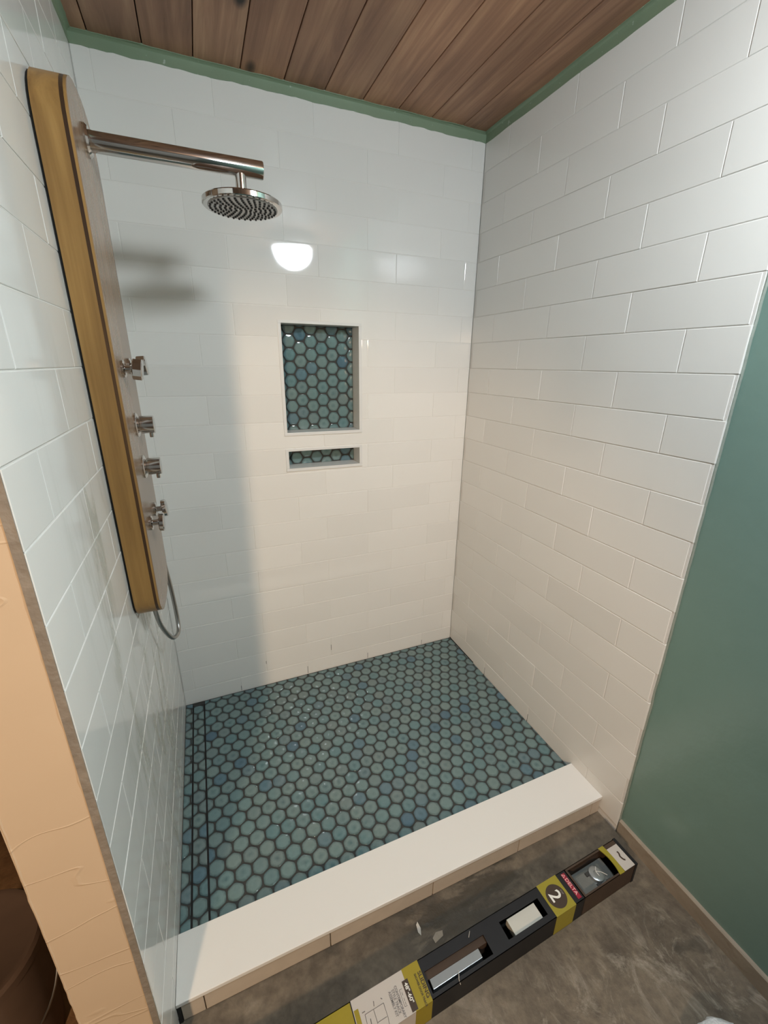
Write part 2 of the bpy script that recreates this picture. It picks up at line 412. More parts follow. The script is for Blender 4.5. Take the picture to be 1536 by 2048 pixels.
# back wall: body behind the tile with the niche hollows
XB0, XB1 = -1.75, W + 0.16
bm = bmesh.new()
yb0, yb1 = TH, 0.17
def slab_with_holes(bm, x0, x1, z0, z1, holes, y0, y1):
    xs = sorted({x0, x1, *[h[0] for h in holes], *[h[1] for h in holes]}); zs = sorted({z0, z1, *[h[2] for h in holes], *[h[3] for h in holes]})
    for a, b_ in zip(xs, xs[1:]):
        for c, d in zip(zs, zs[1:]):
            if any(h[0] <= a and b_ <= h[1] and h[2] <= c and d <= h[3] for h in holes): continue
            box(bm, a, b_, y0, y1, c, d)
slab_with_holes(bm, XB0, XB1, ZO - 0.1, ZC, [NICHE, SHELF], yb0, 0.092)
box(bm, XB0, XB1, 0.092, yb1, ZO - 0.1, ZC)
wb = mkobj('wall_back', bm, M['green'], kind='structure')
bm = bmesh.new(); slab_with_holes(bm, 0, W, 0, H, [NICHE, SHELF], 0.0010, TH + 0.0005); mkobj('grout', bm, M['grout_back'], wb)
a_, s_ = 2.2803 * U, 0.3864
lay_tiles(wb, 0.001, W - 0.001, (a_, a_ + s_ * L), 0, lambda a, d, z: Vector((a, TH - d, z)), M['tile'], 'b', holes=(NICHE, SHELF))
# right wall
wr = boxobj('wall_right', W + 0.0105, XB1, -3.8, TH, ZO - 0.1, ZC, M['green'], kind='structure')
bm = bmesh.new(); box(bm, W + 0.0014, W + 0.011, YR + 0.001, 0.001, ZO, H); mkobj('grout', bm, M['grout'], wr)
b_, t_ = 6.1203 * U, 0.4415
# a = -y
lay_tiles(wr, 0.001, -YR, (b_, b_ + t_ * L), 0, lambda a, d, z: Vector((W + TH - d, -a, z)), M['tile_right'], 'r', zmin=ZO + 0.002)
# left partition
wl = boxobj('wall_left', -0.116, -0.0120, YL, TH, ZO, ZC, M['tan'], kind='structure')
bm = bmesh.new()
# roughened front corners on the partition end
n = 150
for (xa, amp) in ((-0.0128, 0.0030), (-0.1140, 0.0022)):
    pts = []
    for i in range(n + 1):
        z = ZO + (ZC - ZO) * i / n
        pts.append(Vector((xa + amp * (0.6 * noise.noise((3.1, xa * 50, z * 7)) + 0.8 * noise.noise((9, xa, z * 34)) + 0.4 * noise.noise((4, xa, z * 90))), YL + 0.0019 + 0.0012 * noise.noise((z * 14, 2, xa)), z)))
    tube(bm, pts, 0.0026, 8)
mkobj('corner_bead', bm, M['tan'], wl)
bm = bmesh.new(); box(bm, -0.0122, -0.0014, YL + 0.001, 0.001, ZO, H)
mkobj('grout', bm, M['grout'], wl)
boxobj('mortar_edge', -0.0125, -0.0012, YL - 0.0012, YL + 0.0012, ZO, H, M['mortar'], wl)
lay_tiles(wl, 0.001, -YL, (0.670, 0.803), 0, lambda a, d, z: Vector((-TH + d, -a, z)), M['tile_left'], 'l', zmin=ZO + 0.002)

# open dark joint at the foot of the tiled walls, and a few ungrouted upright joints
boxobj('open_joint', 0.001, W - 0.001, 0.0012, 0.004, -0.002, 0.0042, M['gap'], wb)
boxobj('open_joint', W + 0.0002, W + 0.004, -0.868, -0.001, -0.002, 0.0042, M['gap'], wr)
for x_, za, zb in ((0.2335, 0.004, 0.03), (0.5405, 0.004, 0.045), (0.8475, 0.004, 0.035), (1.1545, 0.004, 0.03), (0.6590, 0.105, 0.135), (0.3520, 0.115, 0.130)):
    boxobj('open_joint', x_ - 0.0008, x_ + 0.0008, 0.0006, 0.003, za, zb, M['gap'], wb)
for y_, za, zb in ((-0.3197, 0.004, 0.04), (-0.6267, 0.004, 0.035)):
    boxobj('open_joint', W + 0.0006, W + 0.003, y_ - 0.0008, y_ + 0.0008, za, zb, M['gap'], wr)

# ------------------------------------------------------------------ hex mosaic
def clip_poly(poly, keep):
    """keep: list of half-planes (nx, ny, c): nx*x + ny*y <= c"""
    for nx, ny, c in keep:
        out = []
        for i in range(len(poly)):
            p, q = poly[i], poly[(i + 1) % len(poly)]
            dp, dq = nx * p[0] + ny * p[1] - c, nx * q[0] + ny * q[1] - c
            if dp <= 0: out.append(p)
            if (dp < 0 < dq) or (dq < 0 < dp):
                t = dp / (dp - dq); out.append((p[0] + (q[0] - p[0]) * t, p[1] + (q[1] - p[1]) * t))
        poly = out
        if len(poly) < 3: return []
    return poly
def area(p): return 0.5 * abs(sum(p[i][0] * p[(i + 1) % len(p)][1] - p[(i + 1) % len(p)][0] * p[i][1] for i in range(len(p))))
HEXR = 0.0223 / math.cos(PI / 6)      # circumradius of the tile body
def hex_outline(rot, f=0.80):
    c = [(HEXR * math.cos(rot + i * PI / 3), HEXR * math.sin(rot + i * PI / 3)) for i in range(6)]; out = []
    for i in range(6):
        p, q, r = c[i - 1], c[i], c[(i + 1) % 6]
        k = 0.14
        A = (q[0] + (p[0] - q[0]) * k, q[1] + (p[1] - q[1]) * k); B = (q[0] + (r[0] - q[0]) * k, q[1] + (r[1] - q[1]) * k)
        mid = ((A[0] + B[0]) / 2 * 0.55 + q[0] * 0.45, (A[1] + B[1]) / 2 * 0.55 + q[1] * 0.45)
        out += [A, B]
    return out
def hex_into(V, F, UV, RN, poly, cx, cy, place, th, rnd):
    """append one pillowed tile; poly in lattice plane relative to (cx, cy)"""
    if not poly: return
    n = len(poly); mx = sum(p[0] for p in poly) / n; my = sum(p[1] for p in poly) / n
    b0 = len(V)
    rings = [(1.0, 0.0), (1.0, th - 0.0016), (0.965, th - 0.0002), (0.93, th)]
    for s, h in rings:
        for p in poly:
            q = (mx + (p[0] - mx) * s, my + (p[1] - my) * s)
            V.append(place(cx + q[0], cy + q[1], h)); UV.append((q[0] / HEXR, q[1] / HEXR)); RN.append(rnd)
    V.append(place(cx + mx, cy + my, th + 0.0001)); UV.append((mx / HEXR, my / HEXR)); RN.append(rnd)
    for r in range(len(rings) - 1):
        for i in range(n):
            j = (i + 1) % n; F.append((b0 + r * n + i, b0 + r * n + j, b0 + (r + 1) * n + j, b0 + (r + 1) * n + i))
    c = b0 + len(rings) * n; r = len(rings) - 1
    for i in range(n): F.append((b0 + r * n + i, b0 + r * n + (i + 1) % n, c))
def hex_mesh(name, V, F, UV, RN):
    me = bpy.data.meshes.new(name); me.from_pydata(V, [], F); me.materials.append(M['hex'])
    uvl = me.uv_layers.new(name='UVMap')
    for l in me.loops: uvl.data[l.index].uv = UV[l.vertex_index]
    at = me.attributes.new('rnd', 'FLOAT', 'POINT')
    for i, r in enumerate(RN): at.data[i].value = r
    for p in me.polygons: p.use_smooth = len(p.vertices) == 3 or (p.index % 1000 >= 0)
    me.validate(); return me
# shower floor base: charcoal grout bed
sf = boxobj('shower_floor', -0.02, W + 0.02, -0.90, 0.02, ZO - 0.05, -0.0022, M['dark_grout'], kind='structure')
DR = (0.0300, 0.0745, -0.862, -0.020)     # drain cover rectangle
SL = 0.0046
THX = 0.006
cells = []
out0 = hex_outline(PI / 2)
j0 = -1
for j in range(-2, 22):
    y = -0.809 + j * 0.0426
    for i in range(-4, 28):
        x = 0.0965 + i * 0.0490 + (0.0245 if j % 2 else 0.0)
        cells.append((x, y))
ring = [(-1, 0, -0.0015), (1, 0, W - 0.0015), (0, 1, -0.0015), (0, -1, 0.872)]
fulls, cut_floor, cut_drain = [], [], []
for (cx, cy) in cells:
    def rel(planes): return [(nx, ny, c - nx * cx - ny * cy) for nx, ny, c in planes]
    p = clip_poly(out0, rel(ring))
    if not p or area(p) < 4e-5: continue
    if cx > DR[1] + 0.03:
        if len(p) == 12 and abs(area(p) - area(out0)) < 1e-7: fulls.append((cx, cy))
        else: cut_floor.append((cx, cy, p))
    else:
        for q, dest in ((clip_poly(p, rel([(-1, 0, -(DR[1] + SL / 2))])), cut_floor), (clip_poly(p, rel([(1, 0, DR[0] - SL / 2)])), cut_floor),
                        (clip_poly(p, rel([(-1, 0, -(DR[0] + SL / 2)), (1, 0, DR[1] - SL / 2), (0, 1, DR[3] - 0.002)])), cut_drain)):
            if q and area(q) > 3e-5: dest.append((cx, cy, q))
# one shared mesh for the whole hexes; the nearest 290 to the camera single, the rest joined
V, F, UV, RN = [], [], [], []
hex_into(V, F, UV, RN, out0, 0, 0, lambda x, y, h: (x, y, h), THX, 0.0); hexme = hex_mesh('hex_tile', V, F, UV, RN)
fulls.sort(key=lambda c: (c[0] - 0.215) ** 2 + (c[1] + 1.69) ** 2)
for cx, cy in fulls[:262]:
    o = bpy.data.objects.new('hex_tile', hexme); o.location = (cx + random.uniform(-.0004, .0004), cy + random.uniform(-.0004, .0004), -THX + random.uniform(-0.0003, 0.0002))
    o.rotation_euler = (random.uniform(-.006, .006), random.uniform(-.006, .006), random.randrange(6) * PI / 3); link(o, sf)
near_cuts = sorted(cut_floor, key=lambda c: c[1])
for cx, cy, p in near_cuts[:30]:
    V, F, UV, RN = [], [], [], []; hex_into(V, F, UV, RN, p, 0, 0, lambda x, y, h: (x, y, h), THX, 0.0)
    o = bpy.data.objects.new('hex_tile', hex_mesh('hex_tile_cut', V, F, UV, RN)); o.location = (cx, cy, -THX); link(o, sf)
V, F, UV, RN = [], [], [], []
for cx, cy in fulls[262:]:
    tx, ty, dz = random.uniform(-.006, .006), random.uniform(-.006, .006), random.uniform(-0.0003, 0.0002)
    hex_into(V, F, UV, RN, out0, cx, cy, lambda x, y, h: (x, y, h - THX + dz + tx * (x - cx) + ty * (y - cy)), THX, random.random())
for cx, cy, p in near_cuts[30:]: hex_into(V, F, UV, RN, p, cx, cy, lambda x, y, h: (x, y, h - THX), THX, random.random())
o = bpy.data.objects.new('hex_tiles_far', hex_mesh('hex_tiles_far', V, F, UV, RN)); o['kind'] = 'stuff'; link(o, sf)
# slot recesses and drain cover
dr = thing('linear_drain', 'long tiled linear drain between two black slots along the left wall', 'drain', (0, 0, 0))
bm = bmesh.new()
box(bm, DR[0] - SL / 2 - 0.001, DR[0] + SL / 2, -0.868, -0.012, -0.0024, -0.0012)
box(bm, DR[1] - SL / 2, DR[1] + SL / 2, -0.868, -0.020, -0.0024, -0.0012)
box(bm, DR[0] + SL / 2, DR[1] - SL / 2, DR[3] - 0.0018, DR[3], -0.0024, -0.0012)
mkobj('slot', bm, M['black'], dr)
bm = bmesh.new()
for xx in (DR[0] - SL / 2 - 0.0006, DR[0] + SL / 2, DR[1] - SL / 2 - 0.0006, DR[1] + SL / 2):
    box(bm, xx, xx + 0.0006, -0.868, DR[3], -0.0024, 0.0002)
mkobj('tray_rim', bm, M['rubber'], dr)
for cx, cy, p in cut_drain:
    V, F, UV, RN = [], [], [], []; hex_into(V, F, UV, RN, p, 0, 0, lambda x, y, h: (x, y, h), THX, 0.0)
    o = bpy.data.objects.new('hex_tile', hex_mesh('hex_tile_drain', V, F, UV, RN)); o.location = (cx, cy, -THX); link(o, dr)

# ------------------------------------------------------------------ niches
def niche(outer, rim, label, lattice):
    x0, x1, z0, z1 = outer; d = 0.078; e = 0.012; f = 0.0025
    r = bpy.data.objects.new('niche', None); COL.objects.link(r); r['kind'] = 'structure'; r.name = 'niche_recess'
    boxobj('sill', x0, x1, -f - 0.002, d, z0, z0 + e, M['trim_white'], r, 0.001)
    boxobj('header', x0, x1, -f, d, z1 - e * 0.85, z1, M['trim_white'], r, 0.001)
    boxobj('jamb', x0, x0 + e, -f, d, z0 + e, z1 - e * 0.85, M['trim_white'], r, 0.001)
    boxobj('jamb', x1 - e, x1, -f, d, z0 + e, z1 - e * 0.85, M['trim_white'], r, 0.001)
    boxobj('grout', x0, x1, d, d + 0.012, z0, z1, M['dark_grout'], r)
    a0, a1, c0, c1 = x0 + e + 0.0005, x1 - e - 0.0005, z0 + e + 0.0005, z1 - e * 0.85 - 0.0005
    ol = hex_outline(0)
    for cx, cz in lattice:
        p = clip_poly(ol, [(-1, 0, -(a0 - cx)), (1, 0, a1 - cx), (0, -1, -(c0 - cz)), (0, 1, c1 - cz)])
        if not p or area(p) < 3e-5: continue
        V, F, UV, RN = [], [], [], []; hex_into(V, F, UV, RN, list(reversed(p)), 0, 0, lambda x, y, h: (x, -h, y), THX, 0.0)
        o = bpy.data.objects.new('hex_tile', hex_mesh('hex_tile_niche', V, F, UV, RN)); o.location = (cx, d + THX - 0.004, cz); link(o, r)
    return r
lat = [(0.5527 + i * 0.0427, 1.4990 + (0.0245 if i % 2 else 0) + j * 0.0492) for i in range(-1, 7) for j in range(-7, 3)]
niche(NICHE, 0, '', lat)
lat = [(0.5590 + i * 0.0427, 1.0430 + (0.0245 if i % 2 else 0) + j * 0.0492) for i in range(-1, 7) for j in range(-2, 3)]
niche(SHELF, 0, '', lat)

# ------------------------------------------------------------------ curb
cb = bpy.data.objects.new('shower_curb', None); COL.objects.link(cb); cb['kind'] = 'structure'
boxobj('curb_core', 0.0015, W - 0.0015, CO + 0.012, CI - 0.002, ZO, CT - 0.0125, M['concrete'], cb)
boxobj('curb_top', 0.0005, W - 0.0005, CO, CI, CT - 0.0125, CT, M['slab'], cb, 0.0015)
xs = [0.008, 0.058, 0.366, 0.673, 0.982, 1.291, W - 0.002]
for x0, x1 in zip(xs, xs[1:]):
    o = boxobj('tile', x0 + 0.0012, x1 - 0.0012, CO + 0.003, CO + 0.013, ZO + 0.004, CT - 0.0145, M['tile_beige'], cb, 0.0012)
boxobj('joint', 0.0, 0.008, CO + 0.002, CO + 0.012, ZO, CT - 0.014, M['black'], cb)

# ------------------------------------------------------------------ floor, ceiling, outer room
boxobj('floor', XB0, XB1, -3.8, CO + 0.012, ZO - 0.1, ZO, M['concrete'], kind='structure')
boxobj('floor_left', XB0, -0.0, CO + 0.012, TH, ZO - 0.1, ZO, M['concrete'], kind='structure')
ce = boxobj('ceiling', XB0, XB1, -3.8, yb1, ZC + 0.02, ZC + 0.08, M['dark_wall'], kind='structure')
px = 0.178 - 0.130 * 15
k = 0
while px < XB1:
    x0, x1 = max(px, XB0), min(px + 0.130, XB1)
    if x1 - x0 > 0.02:
        bm = bmesh.new(); box(bm, x0 + 0.0013, x1 - 0.0013, -3.8, yb1 - 0.08, ZC, ZC + 0.02, 0.0022)
        mkobj('plank', bm, M['plank'], ce)
    px += 0.130
wn_ = boxobj('wall_left_outer', XB0 - 0.1, XB0, -3.8, yb1, ZO - 0.1, ZC + 0.08, M['dark_wall'], kind='structure')
boxobj('wall_front', XB0, XB1, -3.9, -3.8, ZO - 0.1, ZC + 0.08, M['drywall'], kind='structure')

# green membrane band above the tile, lapping onto the planks
def band(name, p0, p1, inward, seed):
    bm = bmesh.new(); p0, p1 = Vector(p0), Vector(p1); n = 90; nrm = Vector(inward)
    rows = []
    for i in range(n + 1):
        c = p0.lerp(p1, i / n)
        w1 = 0.011 + 0.0035 * noise.noise((seed, i * 0.21, 0)) + 0.0015 * noise.noise((seed, i * 0.9, 4))
        dz = -0.0035 + 0.004 * noise.noise((seed + 7, i * 0.25, 1)) + 0.002 * noise.noise((seed, i * 1.1, 2))
        rows.append([bm.verts.new(v) for v in (
            Vector((c.x, c.y, H + dz)) - nrm * 0.004, Vector((c.x, c.y, H + dz)) + nrm * 0.0012, Vector((c.x, c.y, H + 0.012)) + nrm * 0.0005,
            Vector((c.x, c.y, ZC - 0.006)) + nrm * 0.001, Vector((c.x, c.y, ZC - 0.0018)) + nrm * 0.006,
            Vector((c.x, c.y, ZC - 0.0012)) + nrm * w1, Vector((c.x, c.y, ZC + 0.002)) + nrm * (w1 + 0.0006))])
    for A, B in zip(rows, rows[1:]):
        for i in range(6):
            f = bm.faces.new((A[i], B[i], B[i + 1], A[i + 1])); f.smooth = True
    fixn(bm)
    return mkobj(name, bm, M['membrane'], kind='structure')
band('trim_1', (-0.001, 0.0, 0), (W + 0.001, 0.0, 0), (0, -1, 0), 1.3)
band('trim_2', (W, 0.001, 0), (W, -3.79, 0), (-1, 0, 0), 5.1)
band('trim_3', (0.0, 0.001, 0), (0.0, YL, 0), (1, 0, 0), 8.7)
# ragged caulk line where the right tile meets the green wall
bm = bmesh.new(); pts = []
for i in range(160):
    z = ZO + (H - ZO) * i / 159
    pts.append(Vector((W + 0.0075 + 0.0016 * noise.noise((1, 2, z * 20)), YR - 0.0015 + 0.0018 * noise.noise((7, z * 16, 0)) , z)))
tube(bm, pts, 0.0032, 6); mkobj('caulk', bm, M['caulk'], wr)
# baseboard of the green wall
bm = bmesh.new(); n = 60; rows = []
for i in range(n + 1):
    y = YR - 0.004 - (3.78 + YR) * i / n
    t = 0.002 + 0.004 * noise.noise((y * 9, 1, 0)); bx = W + 0.001 * noise.noise((y * 13, 4, 0))
    rows.append([bm.verts.new(v) for v in ((bx, y, ZO), (bx, y, t - 0.003), (bx + 0.003, y, t), (W + 0.011, y, t + 0.001))])
for A, B in zip(rows, rows[1:]):
    for i in range(3): bm.faces.new((A[i], A[i + 1], B[i + 1], B[i]))
bm.faces.new(rows[0]); fixn(bm); mkobj('baseboard_right', bm, M['baseboard'], kind='structure')

# ------------------------------------------------------------------ ceiling lamp
lp = thing('ceiling_lamp', 'lit white glass bowl lamp fixed under the plank ceiling outside the shower', 'lamp', (LAMP[0], LAMP[1], ZC))
bm = bmesh.new(); lathe(bm, (0, 0, 0), (0, 0, -1), [(0, 0.055), (0.012, 0.055), (0.016, 0.03), (0.075, 0.012), (0.08, 0.012)], 28); mkobj('canopy', bm, M['chrome'], lp)
bm = bmesh.new(); lathe(bm, (0, 0, -0.070), (0, 0, -1), [(0, 0.131), (0.008, 0.134), (0.010, 0.128)], 40); mkobj('rim', bm, M['chrome'], lp)
bm = bmesh.new(); prof = [(0.0805 + 0.125 * math.sin(a), 0.127 * math.cos(a) + 0.0008) for a in [PI / 2 * i / 14 for i in range(15)]]
lathe(bm, (0, 0, 0), (0, 0, -1), prof, 40); mkobj('glass_bowl', bm, M['bowl'], lp)

# ------------------------------------------------------------------ shower panel
PX = 0.061; Y0, Y1 = -0.615, -0.350; YC = (Y0 + Y1) / 2; HW = (Y1 - Y0) / 2
def panel_outline(hw, zb, zt, rb, rt, n=16):
    pts = []
    for i in range(n + 1):      # top arch from near (-) to far (+)
        a = PI - PI * i / n; c, s = math.cos(a), math.sin(a)
        pts.append((hw * math.copysign(abs(c) ** (2 / 2.5), c), zt - rt + rt * abs(s) ** (2 / 2.5)))
    for i in range(n + 1):
        a = -PI * i / n; c, s = math.cos(a), math.sin(a)
        pts.append((hw * math.copysign(abs(c) ** (2 / 2.5), c), zb + rb - rb * abs(s) ** (2 / 2.5)))
    return pts
def extr(name, pts, x0, x1, m, parent, bev=0.0):
    bm = bmesh.new(); n = len(pts)
    A = [bm.verts.new((x0, YC + p, z)) for p, z in pts]; B = [bm.verts.new((x1, YC + p, z)) for p, z in pts]
    bm.faces.new(A); ft = bm.faces.new(list(reversed(B)))
    for i in range(n):
        j = (i + 1) % n; f = bm.faces.new((A[i], B[i], B[j], A[j])); f.smooth = True
    if bev: bmesh.ops.bevel(bm, geom=list(ft.edges), offset=bev, segments=2, profile=0.5, affect='EDGES')
    fixn(bm); return mkobj(name, bm, m, parent)
pn = thing('shower_panel', 'tall bamboo shower panel with rounded ends fixed to the left tiled wall', 'shower panel', (0, 0, 0))
extr('backing', panel_outline(HW - 0.0035, 0.794, 1.9165, 0.07, 0.115), 0.0006, 0.0052, M['black'], pn)
po = panel_outline(HW, 0.790, 1.9200, 0.075, 0.12)
extr('body', po, 0.005, 0.0490, M['bamboo'], pn)
extr('seam', panel_outline(HW - 0.0002, 0.7902, 1.9198, 0.075, 0.12), 0.0490, 0.0555, M['bamboo_dark'], pn)
extr('front_lip', po, 0.0555, 0.0598, M['bamboo'], pn)
extr('front_board', po, 0.0598, PX, M['bamboo_face_sheen'], pn, 0.0006)
FX = PX
# arm and rain head
AY, AZ = YC, 1.838
bm = bmesh.new(); lathe(bm, (FX, AY, AZ), (1, 0, 0), [(0, 0.029), (0.004, 0.029), (0.008, 0.025), (0.008, 0.019), (0.014, 0.019)], 32); fl = mkobj('arm_flange', bm, M['chrome'], pn)
bm = bmesh.new(); lathe(bm, (FX + 0.012, AY, AZ), (1, 0, 0), [(0, 0.0165), (0.002, 0.0185), (0.334, 0.0185), (0.336, 0.0175)], 32); am = mkobj('shower_arm', bm, M['chrome'], pn)
HX = 0.358
bm = bmesh.new(); lathe(bm, (HX, AY, AZ - 0.014), (0, 0, -1), [(0, 0.0125), (0.033, 0.0125), (0.034, 0.0135), (0.050, 0.0135), (0.054, 0.02)], 24); mkobj('neck', bm, M['chrome'], am)
bm = bmesh.new(); lathe(bm, (HX, AY, AZ - 0.066), (0, 0, -1), [(-0.006, 0.016), (-0.002, 0.03), (0.000, 0.086), (0.003, 0.0895), (0.012, 0.0895), (0.014, 0.087)], 56); hd = mkobj('shower_head', bm, M['chrome'], pn)
bm = bmesh.new(); lathe(bm, (HX, AY, AZ - 0.0789), (0, 0, -1), [(0, 0.079), (0.003, 0.0775)], 56); mkobj('nozzle_plate', bm, M['nozzle_face'], hd)
bm = bmesh.new()
for rr, nn in ((0.008, 4), (0.018, 9), (0.029, 14), (0.040, 19), (0.051, 24), (0.062, 29), (0.073, 34)):
    for q in range(nn):
        a = 2 * PI * q / nn + rr * 60
        lathe(bm, (HX + rr * math.cos(a), AY + rr * math.sin(a), AZ - 0.0812), (0, 0, -1), [(0, 0.0031), (0.0035, 0.0020)], 6)
nz = mkobj('nozzles', bm, M['rubber'], hd); nz['kind'] = 'stuff'
# body jets: two above, two below
def jet(y, z, tilt, hexy):
    bm = bmesh.new(); lathe(bm, (FX, y, z), (1, 0, 0), [(0, 0.0190), (0.005, 0.0190), (0.007, 0.016), (0.007, 0.008), (0.013, 0.0075), (0.022, 0.0075)], 24)
    j = mkobj('body_jet', bm, M['chrome'], pn)
    d = Vector((1, 0.0, tilt)).normalized(); o = Vector((FX + 0.019, y, z))
    bm = bmesh.new(); lathe(bm, o, d, [(0, 0.010), (0.002, 0.021), (0.004, 0.0235), (0.020 if hexy else 0.012, 0.0235), (0.022 if hexy else 0.014, 0.0215)], 10 if hexy else 28); h = mkobj('jet_head', bm, M['chrome'], j)
    return j
for y, z, t, hx in ((-0.548, 1.402, -0.12, True), (-0.440, 1.407, 0.08, True), (-0.545, 1.036, -0.05, False), (-0.432, 1.036, 0.10, False)): jet(y, z, t, hx)
# two control knobs
for z in (1.2705, 1.1660):
    bm = bmesh.new(); lathe(bm, (FX, YC, z), (1, 0, 0), [(0, 0.0290), (0.003, 0.0290), (0.005, 0.0270), (0.006, 0.018), (0.010, 0.018)], 32); kb = mkobj('knob_flange', bm, M['chrome'], pn)
    bm = bmesh.new(); lathe(bm, (FX + 0.009, YC, z), (1, 0, 0), [(0, 0.0200), (0.0015, 0.0215), (0.030, 0.0215), (0.0315, 0.0200), (0.0315, 0.0150), (0.031, 0.001)], 36); kn = mkobj('control_knob', bm, M['chrome'], pn)
    bm = bmesh.new(); lathe(bm, (FX + 0.031, YC - 0.002, z - 0.018), (0, -0.1, -1), [(0, 0.0048), (0.011, 0.0048), (0.013, 0.004)], 16); mkobj('lever_pin', bm, M['chrome'], kn)
# hose loop
def catmull(P, n=10):
    P = [Vector(p) for p in P]; P = [P[0] * 2 - P[1]] + P + [P[-1] * 2 - P[-2]]; out = []
    for i in range(1, len(P) - 2):
        for k in range(n):
            t = k / n; a, b, c, d = P[i - 1], P[i], P[i + 1], P[i + 2]
            out.append(0.5 * ((2 * b) + (c - a) * t + (2 * a - 5 * b + 4 * c - d) * t * t + (-a + 3 * b - 3 * c + d) * t ** 3))
    out.append(P[-2]); return out
hp = catmull([(0.030, -0.505, 0.815), (0.030, -0.50, 0.764), (0.033, -0.475, 0.700), (0.044, -0.435, 0.635), (0.052, -0.395, 0.600), (0.062, -0.36, 0.598), (0.062, -0.335, 0.635), (0.058, -0.325, 0.725), (0.053, -0.325, 0.80), (0.045, -0.328, 0.90), (0.04, -0.338, 1.0)], 12)
bm = bmesh.new(); tube(bm, hp, 0.0062, 12); mkobj('hose', bm, M['steel'], pn)
bm = bmesh.new(); lathe(bm, (0.030, -0.505, 0.812), (0, 0, -1), [(0, 0.011), (0.035, 0.011), (0.038, 0.008)], 16); mkobj('hose_nut', bm, M['chrome'], pn)
bm = bmesh.new(); lathe(bm, (0.038, -0.352, 1.0), (0, 1, 0), [(0, 0.012), (0.02, 0.012), (0.024, 0.009)], 16); mkobj('hose_elbow', bm, M['chrome'], pn)

# ------------------------------------------------------------------ long carton
BZ = 0.077
ct = thing('long_carton', 'long black and yellow carton of sliding door track lying on concrete beside the curb', 'box', (1.2500, -1.1235, ZO + 0.001), (0, 0, math.radians(1.874)))
def cb_(name, u0, u1, v0, v1, z0, z1, m, bev=0.0, parent=ct): return boxobj(name, -u1, -u0, -v1, -v0, z0, z1, m, parent, bev)
T = 0.0016; CW = 0.077
def shell(name, u0, u1, m, hole=None, top=BZ, cap0=False, cap1=False, out=0.0):
    """sleeve section of the carton, its top open over hole = (u0, u1, v0, v1)"""
    bm = bmesh.new(); o = out
    def b(a0, a1, c0, c1, d0, d1): box(bm, -a1, -a0, -c1, -c0, d0, d1)
    b(u0, u1, 0 - o, T, 0, top); b(u0, u1, CW - T, CW + o, 0, top); b(u0, u1, -o, CW + o, -0.0, T)
    if hole is None: b(u0, u1, -o, CW + o, top - T, top + o)
    else:
        h0, h1, v0, v1 = hole
        for a in ((u0, h0, -o, CW + o), (h1, u1, -o, CW + o), (h0, h1, -o, v0), (h0, h1, v1, CW + o)):
            if a[1] - a[0] > 1e-4 and a[3] - a[2] > 1e-4: b(*a, top - T, top + o)
    if cap0: b(u0, u0 + T, -o, CW + o, 0, top)
    if cap1: b(u1 - T, u1, -o, CW + o, 0, top)
    return mkobj(name, bm, m, ct)
shell('end_cap', 0.0, 0.0095, M['black_card'], cap0=True, out=0.0015)
cb_('inner_liner', 0.02, 1.49, 0.004, CW - 0.004, 0.002, 0.006, M['black'])
# right end: white picture label and curved yellow band
shell('end_sleeve', 0.0095, 0.0560, M['brown_card'])
cb_('picture_label', 0.0100, 0.0520, 0.013, 0.0765, BZ, BZ + 0.0006, M['white_card'])
bm = bmesh.new(); pr = []
for i in range(17):
    v = CW * i / 16; bow = 0.008 * (1 - (2 * i / 16 - 1) ** 2)
    pr.append((0.054 - bow * 0.3, 0.074 - bow, v))
R0 = [bm.verts.new((-a, -v, BZ + 0.0008)) for a, b, v in pr]; R1 = [bm.verts.new((-b, -v, BZ + 0.0008)) for a, b, v in pr]
for i in range(16): bm.faces.new((R0[i], R1[i], R1[i + 1], R0[i + 1]))
ext = bmesh.ops.extrude_face_region(bm, geom=bm.faces[:]); bmesh.ops.translate(bm, vec=(0, 0, -0.0025), verts=[v for v in ext['geom'] if isinstance(v, bmesh.types.BMVert)])
fixn(bm); mkobj('yellow_band', bm, M['yellow'], ct)
bm = bmesh.new()
tube(bm, catmull([(-0.028, -0.030, BZ + 0.001), (-0.027, -0.036, BZ + 0.001), (-0.031, -0.043, BZ + 0.001), (-0.029, -0.052, BZ + 0.001), (-0.025, -0.056, BZ + 0.001)], 6), 0.0022, 6); mkobj('roller_picture', bm, M['ink'], ct)
# tray with the roller seen through film
shell('tray', 0.0560, 0.2150, M['brown_card'], hole=(0.066, 0.206, 0.006, CW - 0.006))
cb_('tray_floor', 0.060, 0.212, 0.004, CW - 0.004, 0.030, 0.034, M['grey_film'])
cb_('blister', 0.098, 0.198, 0.019, 0.073, 0.034, 0.062, M['grey_film'], 0.006)
bm = bmesh.new(); lathe(bm, (-0.128, -0.043, 0.060), (0.1, 0.05, 1), [(0, 0.022), (0.008, 0.022), (0.010, 0.019), (0.010, 0.009), (0.006, 0.007)], 28); mkobj('roller', bm, M['alu'], ct)
for u, v in ((0.150, 0.032), (0.140, 0.066), (0.105, 0.070)): cb_('bracket', u - 0.006, u + 0.008, v - 0.005, v + 0.005, 0.058, 0.066, M['rubber'], 0.001)
bm = bmesh.new()
tube(bm, catmull([(-0.118, -0.030, 0.0715), (-0.128, -0.040, 0.0725), (-0.127, -0.052, 0.0715)], 6), 0.0007, 6)
tube(bm, catmull([(-0.128, -0.040, 0.0725), (-0.115, -0.047, 0.072), (-0.104, -0.060, 0.071)], 6), 0.0006, 6); mkobj('film_crease', bm, M['white_ink'], ct)
